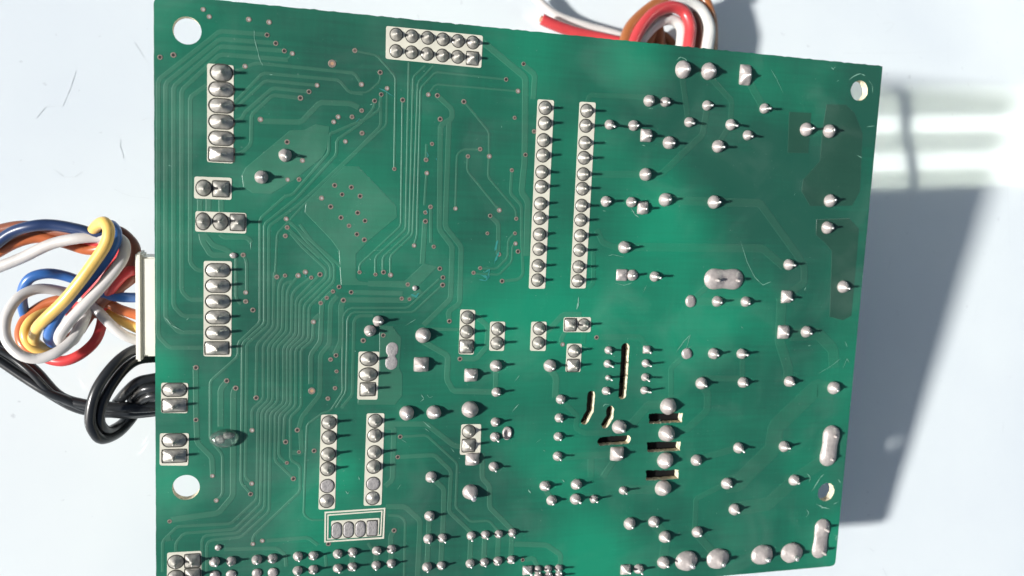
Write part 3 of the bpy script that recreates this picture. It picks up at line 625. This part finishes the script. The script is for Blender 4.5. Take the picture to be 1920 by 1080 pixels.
# long blobs bridging two leads
def bridge(pa, pb, r, h=1.3, saddle=.55, lead=.3, m=None, lh=2.2, flat=False):
    A, B = bl(*pa), bl(*pb); k = mmpp(*pa); R = r*k; d = (B-A); L_ = d.length; d.normalize(); nn = Vector((-d.y,d.x,0)); C_ = (A+B)/2
    nx, ny = 44, 22; vs, fs = [], []
    # rings over a stadium outline: two arcs joined by straight runs with points of their own
    rings = [1,.985,.93,.84,.72,.58,.42,.25,.1]; e = L_/2; out = []
    for k in range(13): a = -math.pi/2+math.pi*k/12; out.append((e, math.cos(a), math.sin(a)))
    for k in range(1,10): out.append((e-2*e*k/10, 0, 1))
    for k in range(13): a = math.pi/2+math.pi*k/12; out.append((-e, math.cos(a), math.sin(a)))
    for k in range(1,10): out.append((-e+2*e*k/10, 0, -1))
    n = len(out)
    for ri in rings:
        for (bx_, ca, sa) in out:
            x = bx_*ri**.25 + R*ca*ri; y = R*sa*ri; prof = math.sqrt(max(0, 1-ri**2.4))
            pa_ = math.exp(-((x+e)**2+y*y)/(.40*R*R)); pb_ = math.exp(-((x-e)**2+y*y)/(.40*R*R))
            z = prof*h*(saddle+(1-saddle)*max(pa_,pb_)) if not flat else prof*.16
            y *= 1-(.10 if not flat else .42)*math.exp(-(x/(e*(.6 if not flat else .3)))**2)
            z *= 1+.10*noise.noise(Vector((x,y,3)))
            vs.append((d*x+nn*y+Vector((0,0,z+.005)))*MM)
    for l in range(len(rings)-1):
        for j in range(n): a, b = l*n+j, l*n+(j+1)%n; fs.append((a,b,b+n,a+n))
    fs.append(tuple((len(rings)-1)*n+j for j in range(n)))
    o = mesh('solder_bridge', vs, fs, [m or M_WAVE], board, smooth=True); o.location = C_*MM
    if not flat:
        for s in (-1,1):
            q = d*s*L_/2; n2 = 10; v2, f2 = [], []
            for z, rr in ((h*.5,1.6),(h*.95,1.15),(lh*.93,.9),(lh,.6)):
                for j in range(n2): a = 2*math.pi*j/n2; v2.append((q+Vector((math.cos(a)*lead*rr+.05*z, math.sin(a)*lead*rr-.06*z, z)))*MM)
            for l in range(3):
                for j in range(n2): a, b = l*n2+j, l*n2+(j+1)%n2; f2.append((a,b,b+n2,a+n2))
            f2.append(tuple(3*n2+j for j in range(n2))); mesh('lead', v2, f2, [M_WAVE], o, smooth=True)
bridge((1338,523),(1375.5,523.5),20,1.35); bridge((1558,814),(1551.5,857),17.5,1.4,.8,lh=1.9); bridge((1541.5,988),(1536,1031),16.2,1.25)
bridge((735.4,653),(733.8,682),11.6,m=M_FLAT,flat=True)
for x, y in ((1287.3,1051),(1345.8,1046.7),(1429,1040),(1484.4,1036)):
    joint(x-1,y,22.5,19.3,style='wave',lead=.42,lh=2.5,hgt=1.75,tipoff=(.25,-.35))
o = joint(420.6,821.9,26.5,17.5,style='dome',lead=0,m=M_FLUX,name='flux_blob',hgt=1.6); o.rotation_euler.z = .05
joint(414,823,8,6,style='dome',lead=0,hgt=.7); joint(428,817,9,5,style='dome',lead=0,hgt=.8)
# ---- scratches and scuffs
def scuffs(lines, m):
    vs, fs = [], []
    for pts, wpx in lines:
        P = [bl(*p) for p in pts]; k = mmpp(*pts[0]); D = []
        for i in range(len(P)-1):
            for t in range(3): D.append(P[i].lerp(P[i+1], t/3)+Vector((random.uniform(-.04,.04),random.uniform(-.04,.04),0)))
        D.append(P[-1]); base = len(vs)
        for i, p in enumerate(D):
            d = (D[min(i+1,len(D)-1)]-D[max(i-1,0)]).normalized(); nn = Vector((-d.y,d.x,0)); h = wpx*k*.5*random.uniform(.2,1.1)*(0.2 if i in (0,len(D)-1) else 1)
            for q in (p+nn*h, p-nn*h): vs.append((q+Vector((0,0,.066)))*MM)
        for i in range(len(D)-1): fs.append((base+2*i, base+2*i+1, base+2*i+3, base+2*i+2))
    o = mesh('scratches', vs, fs, [m], board); o['kind'] = 'stuff'
L1 = [([(1085,556),(1083,572),(1081,580)],3.5),([(1290,118),(1284,110),(1275,107),(1268,114)],1.6),([(1268,660),(1282,640),(1294,628),(1286,655),(1298,648)],1.2),([(1530,945),(1542,951),(1556,954)],2.4),
      ([(1521,922),(1538,895),(1545,889)],2),([(1513,888),(1519,895),(1517,905)],1.4),([(1571,898),(1576,905)],1.6),([(1562,945),(1573,940)],1.5),([(1512,955),(1516,962),(1511,970)],1.4),([(1564,1003),(1570,1004),(1566,1010),(1569,1013)],1.6),
      ([(1592,150),(1600,143),(1612,138),(1622,142)],1.8),([(1628,150),(1635,160),(1636,175)],1.2),([(1558,126),(1562,130),(1566,125)],1.8),([(1569,153),(1573,150)],2.2),([(1445,130),(1456,148),(1468,175)],1),
      ([(1388,452),(1400,490),(1415,520),(1430,534),(1446,528)],1.2),([(1606,291),(1616,296)],1.6),([(1624,238),(1640,236)],1.2),([(1580,690),(1588,672),(1592,680)],1.2),([(1584,640),(1588,650)],1.5),([(1508,545),(1511,538)],1.4),
      ([(1140,480),(1148,477),(1160,480),(1170,482)],1),([(1152,530),(1170,535),(1185,530)],1),([(1205,550),(1212,535)],1),([(1535,700),(1560,685),(1575,672)],1),([(775,785),(780,779)],1.2),([(793,789),(800,796),(808,803)],1.4),([(796,803),(806,810)],1.2),
      ([(790,740),(795,748),(788,753)],1.6),([(800,740),(806,746),(812,742)],1.1),([(960,772),(973,757)],1.6),([(965,715),(975,703)],1),([(672,893),(674,900)],2.4),([(745,917),(752,908)],1.4),([(752,823),(762,830)],1.1),([(648,920),(652,926),(655,921)],1.3),
      ([(990,918),(995,925)],2),([(1054,899),(1058,904)],2.5),([(309,595),(322,610),(345,622)],1.6),([(470,452),(470,468)],1.6),([(476,56),(477,72),(484,100),(487,112),(493,124)],1.1),([(505,140),(514,140)],1.2),([(316,310),(322,312)],1.6),([(1183,390),(1190,402),(1198,408)],1.6),([(1203,272),(1210,274)],1.4),([(1130,395),(1136,396)],1.3),([(1215,204),(1225,203)],1.1),
      ([(760,610),(780,598)],1),([(350,600),(354,596)],1.6),([(1005,830),(1015,822)],.9),([(845,840),(852,848)],1.2),([(700,470),(720,468)],.8),([(1075,645),(1110,655)],.8),([(1130,762),(1134,758),(1142,758)],2)]
for _ in range(70):
    x, y = random.uniform(300,1560), random.uniform(130,1050); a = random.uniform(0,6.28); l = random.choice((1.2,1.5,2,2.5,5))
    L1.append(([(x,y),(x+math.cos(a)*l,y+math.sin(a)*l)], random.uniform(.8,1.7)))
scuffs(L1, M_SCR)
scuffs([([(900,515),(915,520),(918,505),(905,512)],5),([(928,470),(931,458),(934,450)],6),([(926,495),(932,480),(936,470)],5),([(898,524),(910,526),(918,516)],5),([(800,285),(803,292),(800,297)],3),([(818,296),(819,301)],3),([(800,392),(802,400)],3),([(770,552),(780,556),(786,549)],5),([(572,515),(574,520)],4),([(710,165),(724,172),(740,182)],2.5),([(668,228),(675,222)],4)], M_SCRB)
# ---- components on the hidden face (they carry the board and darken the slots)
def box(name, px0, py0, px1, py1, depth, m, parent=board, z0=None, r=.5):
    a, b = bl(px0,py0), bl(px1,py1); z1 = -TH-.05 if z0 is None else z0
    bm = bmesh.new(); bmesh.ops.create_cube(bm, size=1)
    for v in bm.verts: v.co = Vector(((a.x+b.x)/2+v.co.x*abs(b.x-a.x), (a.y+b.y)/2+v.co.y*abs(a.y-b.y), z1-depth/2+v.co.z*depth))*MM
    bmesh.ops.bevel(bm, geom=bm.edges[:], offset=r*MM, segments=2, affect='EDGES')
    me = bpy.data.meshes.new(name); bm.to_mesh(me); bm.free(); return link(name, me, parent, [m])
def gap(px, py):      # room below the board at a pixel
    c = on_plane(px, py); return (O3-c).dot(NT)/W.dot(NT) - TH
M_YEL = mat('yellow transformer tape', (.55,.42,.06), .5); M_FER = mat('grey ferrite', (.06,.06,.06), .6); M_BLUE = mat('blue relay case', (.03,.10,.32), .4)
t_ = box('transformer', 1200,200,1400,420, gap(1300,215)-7, M_YEL); box('transformer_core', 1240,180,1360,440, gap(1300,215)-12, M_FER, t_)
box('relay', 1200,735,1290,925, 9, M_BLACKP); box('relay', 1085,720,1185,850, 9, M_BLACKP); box('relay', 1120,630,1195,712, 7, M_BLACKP)
box('relay', 1330,880,1500,1000, gap(1400,1000)-1.5, M_BLUE); box('relay', 420,690,560,880, 9, M_BLACKP)
def can(px, py, r, h, m):
    n = 32; c = bl(px,py); vs, fs = [], []
    for z, k in ((0,.96),(.4,1),(h-.4,1),(h,.94)):
        for j in range(n): a = 2*math.pi*j/n; vs.append(Vector((c.x+math.cos(a)*r*k, c.y+math.sin(a)*r*k, -TH-.05-z))*MM)
    for l in range(3):
        for j in range(n): a, b = l*n+j, l*n+(j+1)%n; fs.append((a,a+n,b+n,b))
    fs += [tuple(range(n)), tuple(3*n+j for j in range(n))[::-1]]; mesh('capacitor', vs, fs, [m], board, smooth=False)
can(1480,330,9,28,M_BLACKP); can(850,760,5,14,M_BLACKP); can(1420,620,6,14,M_BLACKP)
box('microcontroller',600,340,720,470,1.4,M_BLACKP)
box('socket',735,55,895,120,8,M_NYL); box('socket',1000,190,1035,540,6,M_BLACKP); box('socket',1075,195,1110,540,6,M_BLACKP)
# ---------------------------------------------------------------- wires
def bz_smooth(P, n=10):
    out = []
    for i in range(len(P)-1):
        p0, p1, p2, p3 = P[max(i-1,0)], P[i], P[i+1], P[min(i+2,len(P)-1)]
        for k in range(n):
            t = k/n; out.append(.5*((2*p1)+(p2-p0)*t+(2*p0-5*p1+4*p2-p3)*t*t+(3*p1-p0-3*p2+p3)*t**3))
    out.append(P[-1]); return out
def tube(name, P, r, m, parent, label=None, cap=None):
    """P in camera-frame mm"""
    Q = [wp(p) for p in bz_smooth([Vector(p) for p in P])]
    inv = parent.matrix_world.inverted(); Q = [inv @ q for q in Q]
    n = 14; vs, fs = [], []; up = Vector((0,0,1)); t0 = (Q[1]-Q[0]).normalized(); nr = t0.cross(up).normalized()
    for i, q in enumerate(Q):
        t = (Q[min(i+1,len(Q)-1)]-Q[max(i-1,0)]).normalized(); nr = (nr-t*nr.dot(t)).normalized(); bn = t.cross(nr)
        for j in range(n): a = 2*math.pi*j/n; vs.append(q+(nr*math.cos(a)+bn*math.sin(a))*r*MM)
    for i in range(len(Q)-1):
        for j in range(n): a, b = i*n+j, i*n+(j+1)%n; fs.append((a,b,b+n,a+n))
    fs += [tuple(range(n))[::-1], tuple((len(Q)-1)*n+j for j in range(n))]
    o = mesh(name, vs, fs, [m], parent, smooth=True)
    for f in list(o.data.polygons)[-2:]: f.use_smooth = False
    if label: o['label'] = label
    if cap:
        t = (Q[0]-Q[1]).normalized(); u_ = t.cross(up).normalized(); b_ = t.cross(u_); v2, f2 = [], []
        for kk, rr in ((-1,.55),(.6,.55),(.75,.4)):
            for j in range(8): a = 2*math.pi*j/8; v2.append(Q[0]+t*kk*.5*r*MM+(u_*math.cos(a)+b_*math.sin(a))*r*rr*MM)
        for l in range(2):
            for j in range(8): a, b = l*8+j, l*8+(j+1)%8; f2.append((a,b,b+8,a+8))
        f2.append(tuple(16+j for j in range(8))); mesh('wire_core', v2, f2, [cap], o)
    return o
def WM(name, c, rough=.35): return mat(name, c, rough, coat=.15, coat_rough=.2, noise_amt=.10, nscale=250, bump=.12, bscale=350)
W_Y, W_B, W_W = WM('yellow insulation', (.78,.50,.13)), WM('blue insulation', (.035,.13,.38)), WM('white insulation', (.56,.535,.51))
W_R, W_O, W_BR = WM('red insulation', (.60,.05,.05)), WM('orange brown insulation', (.48,.13,.045)), WM('brown insulation', (.26,.09,.05))
W_K = WM('black insulation', (.018,.020,.022), .3); W_N = WM('navy insulation', (.02,.04,.11)); W_PK = WM('red mains insulation', (.50,.05,.055)); W_BM = WM('brown mains insulation', (.33,.11,.035)); W_G = WM('greyed white insulation', (.60,.59,.56))
def pb(pts): return [on_plane(x, y, z) for x, y, z in pts]
def pt_(pts): return [hit_table(x, y, h) for x, y, h in pts]
def thing(name, at, label, cat):
    o = bpy.data.objects.new(name, None); COL.objects.link(o); o.location = wp(at); o.empty_display_size = .01; bpy.context.view_layer.update(); return tag(o, label, cat)
bpy.context.view_layer.update()
har = thing('wire_harness', on_plane(265,580,-6), 'multicoloured wire bundle knotted at the milky white connector left of the board', 'wire harness')
def hbox(x0,y0,x1,y1,zt,zb,name,m,r=.25):
    a, b = bl(x0,y0,zt), bl(x1,y1,zt); bm = bmesh.new(); bmesh.ops.create_cube(bm, size=1); Mi = har.matrix_world.inverted() @ BM
    for v in bm.verts:
        v.co = Mi @ (Vector(((a.x+b.x)/2+v.co.x*abs(b.x-a.x), (a.y+b.y)/2+v.co.y*abs(a.y-b.y), (zt+zb)/2+v.co.z*(zt-zb)))*MM)
    bmesh.ops.bevel(bm, geom=bm.edges[:], offset=r*MM, segments=2, affect='EDGES')
    me = bpy.data.meshes.new(name); bm.to_mesh(me); bm.free(); return link(name, me, har, [m])
hs = hbox(264,482,325,668,-3.3,-9.5,'connector_housing',M_NYL)
hbox(253,474,267,678,-2.9,-8.6,'connector_flange',M_NYL,.3)
r1 = 1.0
def hw(m, pts, label, r=r1): tube('wire', pb(pts), r*.84, m, har, label)
hw(W_BR, [(262,500,-7),(250,520,-6),(225,540,-6),(200,560,-7),(170,590,-9),(150,620,-10)], 'brown wire', 1.0)
hw(W_O, [(262,592,-7),(225,580,-7),(195,566,-8),(150,560,-10),(95,566,-11),(55,590,-11),(38,620,-10),(45,648,-9),(75,664,-9),(110,655,-10),(150,615,-11)], 'orange brown wire looping through the knot')
hw(W_Y, [(262,618,-7),(225,600,-8),(190,578,-10),(150,572,-12),(100,582,-11),(62,598,-9),(47,625,-8),(60,650,-8),(92,657,-9),(125,645,-11)], 'yellow wire curling into the knot')
hw(W_B, [(262,558,-7),(225,557,-6),(195,550,-7),(160,532,-9),(120,517,-9),(85,513,-8),(55,523,-8),(42,550,-9),(45,585,-11),(60,620,-13)], 'blue wire arching over the left of the knot')
hw(W_W, [(262,640,-7),(232,628,-6),(205,606,-6),(180,580,-7),(150,558,-9),(110,545,-8),(70,542,-7),(35,558,-6),(12,595,-5),(12,635,-4),(38,665,-3),(75,672,-3),(112,657,-3),(142,630,-4),(160,595,-6),(165,570,-8)], 'white wire making the outer loop of the knot')
hw(W_R, [(262,505,-6),(240,510,-5),(222,525,-5),(208,545,-6),(195,575,-9),(190,610,-10),(178,640,-9),(150,665,-8),(118,677,-8),(85,670,-9),(60,650,-10)], 'red wire round the bottom of the knot', 1.05)
hw(W_R, [(262,518,-7),(235,530,-7),(210,560,-9),(175,590,-10)], 'short red wire into the connector')
hw(W_BR, [(-20,436,-12),(40,424,-11),(100,432,-10),(160,440,-9),(215,432,-8),(245,452,-7),(254,475,-6),(245,505,-6),(215,540,-7),(185,570,-8)], 'dark red brown wire', 1.1)
hw(W_O, [(-20,482,-11),(30,455,-10),(75,445,-10),(120,455,-10),(165,468,-10),(200,462,-9),(230,450,-8),(240,470,-8),(215,510,-8),(170,560,-9),(150,590,-10)], 'orange wire', 1.1)
hw(W_R, [(-20,470,-13),(40,440,-12),(90,434,-11),(140,445,-10),(190,455,-9),(222,450,-7),(225,475,-6),(200,510,-6),(170,548,-8),(130,590,-11)], 'red wire under the blue one', .95)
hw(W_W, [(-20,508,-9),(40,484,-8),(95,458,-7),(145,447,-6),(190,444,-6),(222,447,-5),(234,462,-4),(228,488,-3),(198,528,-3),(160,570,-3),(128,605,-3),(112,630,-4),(118,643,-6),(138,636,-8),(152,600,-9)], 'white wire coming from the left edge', 1.08)
hw(W_N, [(-20,468,-9),(20,437,-8),(60,424,-7),(100,422,-7),(150,431,-6.5),(180,440,-6),(205,428,-6)], 'dark blue wire coming from the left edge', 1.1)
hw(W_B, [(196,424,-8),(210,424,-5),(218,443,-3.4),(205,475,-3),(175,515,-3.5),(140,553,-4),(112,585,-4.5),(98,610,-5),(92,632,-6.5),(100,643,-9)], 'blue wire running down beside the yellow one', 1.1)
hw(W_Y, [(172,436,-7),(183,422,-4),(196,417,-2),(204,432,-1),(198,458,-.8),(176,492,-1),(148,530,-1.5),(118,566,-2.5),(85,598,-4),(68,618,-6),(64,640,-8),(82,655,-9)], 'yellow wire lying uppermost over the bundle', 1.1)
# black cables
cab = thing('black_cable', hit_table(230,740,6), 'looped black cables coming from under the lower left edge of the board', 'cable')
def kc(pts, r): tube('cable_strand', pb(pts), r, W_K, cab)
kc([(-25,632,-12),(0,650,-12),(62,692,-11),(108,740,-10),(153,757,-9),(220,763,-8),(300,760,-8),(340,755,-8)], .9)
kc([(-25,652,-14),(0,668,-14),(50,705,-13),(100,741,-11),(153,767,-10),(220,774,-9),(300,768,-9),(340,760,-10)], .9)
kc([(-25,664,-11),(0,678,-11),(46,709,-10),(88,735,-9),(125,750,-9),(175,770,-9.5),(240,777,-10),(300,772,-11)], .75)
kc([(-25,642,-10),(20,668,-10),(60,700,-9),(92,733,-9),(125,756,-10),(180,762,-10),(250,768,-7.5),(310,764,-8)], .6)
kc([(335,655,-9),(285,653,-8),(248,658,-6.5),(212,686,-4.5),(180,733,-3.5),(169,785,-3.5),(178,813,-4),(194,823,-5.5),(222,811,-9),(245,787,-12),(262,762,-13),(290,740,-12)], .88)
kc([(335,672,-9),(285,671,-8),(252,678,-7),(223,704,-5.5),(197,745,-4.5),(187,783,-4.5),(193,802,-5.5),(206,807,-7.5),(229,794,-11),(248,772,-13),(275,748,-13)], .84)
kc([(335,703,-7),(285,710,-7),(258,717,-7),(236,736,-8),(219,756,-10)], .9); kc([(335,724,-6),(285,727,-6),(263,734,-7),(247,751,-9)], .85); kc([(335,744,-6),(290,741,-6),(270,748,-7),(255,760,-9)], .8)
# mains wires behind the top edge
mw = thing('mains_wires', hit_table(1260,60,5), 'red, white and brown mains wires looping out behind the top edge of the board', 'wires')
def tw(m, pts, label, r=1.45, cap=None):
    if max(p[2] for p in pts) > 8 and not cap: pts = [(x, y, h*.3+6) for x, y, h in pts]
    tube('wire', pt_(pts), r, m, mw, label, cap)
tw(W_BM, [(1165,110,12),(1178,60,13),(1200,32,13),(1235,6,13),(1285,-12,13),(1330,-20,12)], 'brown wire arching over the red one', 1.5)
tw(W_BM, [(1290,-20,12),(1318,-4,12),(1330,22,11),(1336,50,9),(1335,110,6)], 'brown wire at the right of the loop', 1.35)
tw(W_G, [(1255,14,15),(1285,6,15),(1312,18,14),(1328,48,13),(1327,80,12),(1318,130,12)], 'white wire round the outside of the loop', 1.6)
tw(W_PK, [(1178,120,16),(1190,76,17),(1205,48,18),(1228,24,18),(1258,13,18),(1282,22,17),(1294,48,16),(1292,80,14),(1285,130,12)], 'thick red wire loop', 1.45)
tw(W_BR, [(1296,25,10),(1308,48,9),(1310,80,8),(1300,130,8)], 'dark brown wire inside the loop', 1.5)
tw(W_G, [(1195,85,9),(1225,50,10),(1255,36,10),(1276,50,9),(1277,80,7),(1270,120,6)], 'inner white wire', 1.3)
tw(W_BM, [(1205,110,3),(1220,70,4),(1232,52,5),(1236,80,4),(1236,110,4)], 'brown wire inside the loop', 1.5)
tw(W_BM, [(1190,110,3),(1210,74,3),(1240,66,3),(1262,84,3),(1290,110,3)], 'brown wire behind', 1.2)
tw(W_PK, [(1016,36,6),(1040,47,6),(1080,61,6),(1130,72,6.5),(1185,86,8),(1230,110,10)], 'cut end of a red wire', 1.35, M_COPPER)
tw(W_W, [(1000,-8,4),(1030,20,3.5),(1060,36,3.5),(1110,52,4),(1170,70,5),(1220,100,6)], 'white wire on the table', 1.1)
tw(W_W, [(1215,110,14),(1190,66,15),(1181,62,15),(1172,90,14)], 'white wire between brown and red', .7)
# ---------------------------------------------------------------- added unseen twin tube light, put in to mirror as bright bands in the table
def reflect_hit(px, py, H):
    C_ = M.translation; d = wd(ray(px,py)).normalized(); q = C_+d*(-C_.z/d.z); r = Vector((d.x,d.y,-d.z)); return q+r*(H/r.z)
LH = .55
a1, a2 = reflect_hit(1600,231,LH), reflect_hit(1930,228,LH); b1, b2 = reflect_hit(1600,305,LH), reflect_hit(1930,296,LH)
e1, e2 = reflect_hit(1600,158,LH), reflect_hit(1600,356,LH)
ax = ((a2-a1).normalized()+(b2-b1).normalized()).normalized(); ay = Vector((-ax.y,ax.x,0)); cL = (a1+b1)/2
print('added_light', cL, 'tube gap', (b1-a1).dot(ay), 'housing', (e2-e1).dot(ay))
gapv = (b1-a1).dot(ay)
added_light = bpy.data.objects.new('added_strip_light', None); COL.objects.link(added_light); added_light.location = cL; added_light.rotation_euler.z = math.atan2(ax.y, ax.x); bpy.context.view_layer.update()
tag(added_light, 'added light out of view, two lit tubes mirrored as bright bands in the table', 'added_light')
M_TUBE = bpy.data.materials.new('lit tube'); M_TUBE.use_nodes = True; bt = M_TUBE.node_tree.nodes['Principled BSDF']
bt.inputs['Emission Color'].default_value = (.93,1,.92,1); bt.inputs['Emission Strength'].default_value = 7.5; bt.inputs['Base Color'].default_value = (.8,.8,.8,1)
M_HSG = mat('white lamp reflector', (.85,.86,.80), .5)
x0, x1 = -.14, .46; hw_ = abs((e2-e1).dot(ay))/2; oc = ((e1+e2)/2-cL).dot(ay)
tr = abs(gapv)*.21
def prism(name, sec, m, parent):
    n = len(sec); vs = [Vector((x0,y,z)) for y,z in sec]+[Vector((x1,y,z)) for y,z in sec]
    fs = [(i,(i+1)%n,n+(i+1)%n,n+i) for i in range(n)]+[tuple(range(n))[::-1], tuple(n+i for i in range(n))]
    return mesh(name, vs, fs, [m], parent)
g = abs(gapv)
prism('reflector', [(oc-hw_,0),(oc-hw_,.002),(oc-hw_+.01,g*.9),(oc+hw_-.01,g*.9),(oc+hw_,.002),(oc+hw_,0),(oc+hw_-.014,g*.8),(oc-hw_+.014,g*.8)], M_HSG, added_light)  # belongs to the added light, brightens the strip between the bands
for s in (-1,1):
    n = 20; prism('tube', [(s*g/2+math.cos(2*math.pi*k/n)*tr, tr*.2+math.sin(2*math.pi*k/n)*tr) for k in range(n)], M_TUBE, added_light)
# added dark strand, put in so its reflection crosses the bands
f1, f2_, f3 = reflect_hit(1690,172,LH*.86), reflect_hit(1699,250,LH*.86), reflect_hit(1711,352,LH*.86)
inv = added_light.matrix_world.inverted(); P = bz_smooth([inv@(f1+(f1-f2_)*1.2+Vector((0,0,.06))), inv@f1, inv@f2_, inv@f3, inv@(f3+(f3-f2_)*.8+Vector((0,0,.05)))], 8)
vs, fs = [], []
for i, q in enumerate(P):
    t = (P[min(i+1,len(P)-1)]-P[max(i-1,0)]).normalized(); u_ = t.cross(Vector((0,0,1))).normalized(); b_ = t.cross(u_)
    for j in range(10): a = 2*math.pi*j/10; vs.append(q+(u_*math.cos(a)+b_*math.sin(a))*g*(.15-.08*i/len(P)))
for i in range(len(P)-1):
    for j in range(10): a, b = i*10+j, i*10+(j+1)%10; fs.append((a,b,b+10,a+10))
mesh('added_strand', vs, fs, [W_K], added_light, smooth=True)
print('objects', len(bpy.data.objects), 'joints', len([o for o in bpy.data.objects if o.name.startswith('solder_joint')]), 'vias', len(VIAS), 'traces', len([o for o in bpy.data.objects if o.name.startswith('trace')]))
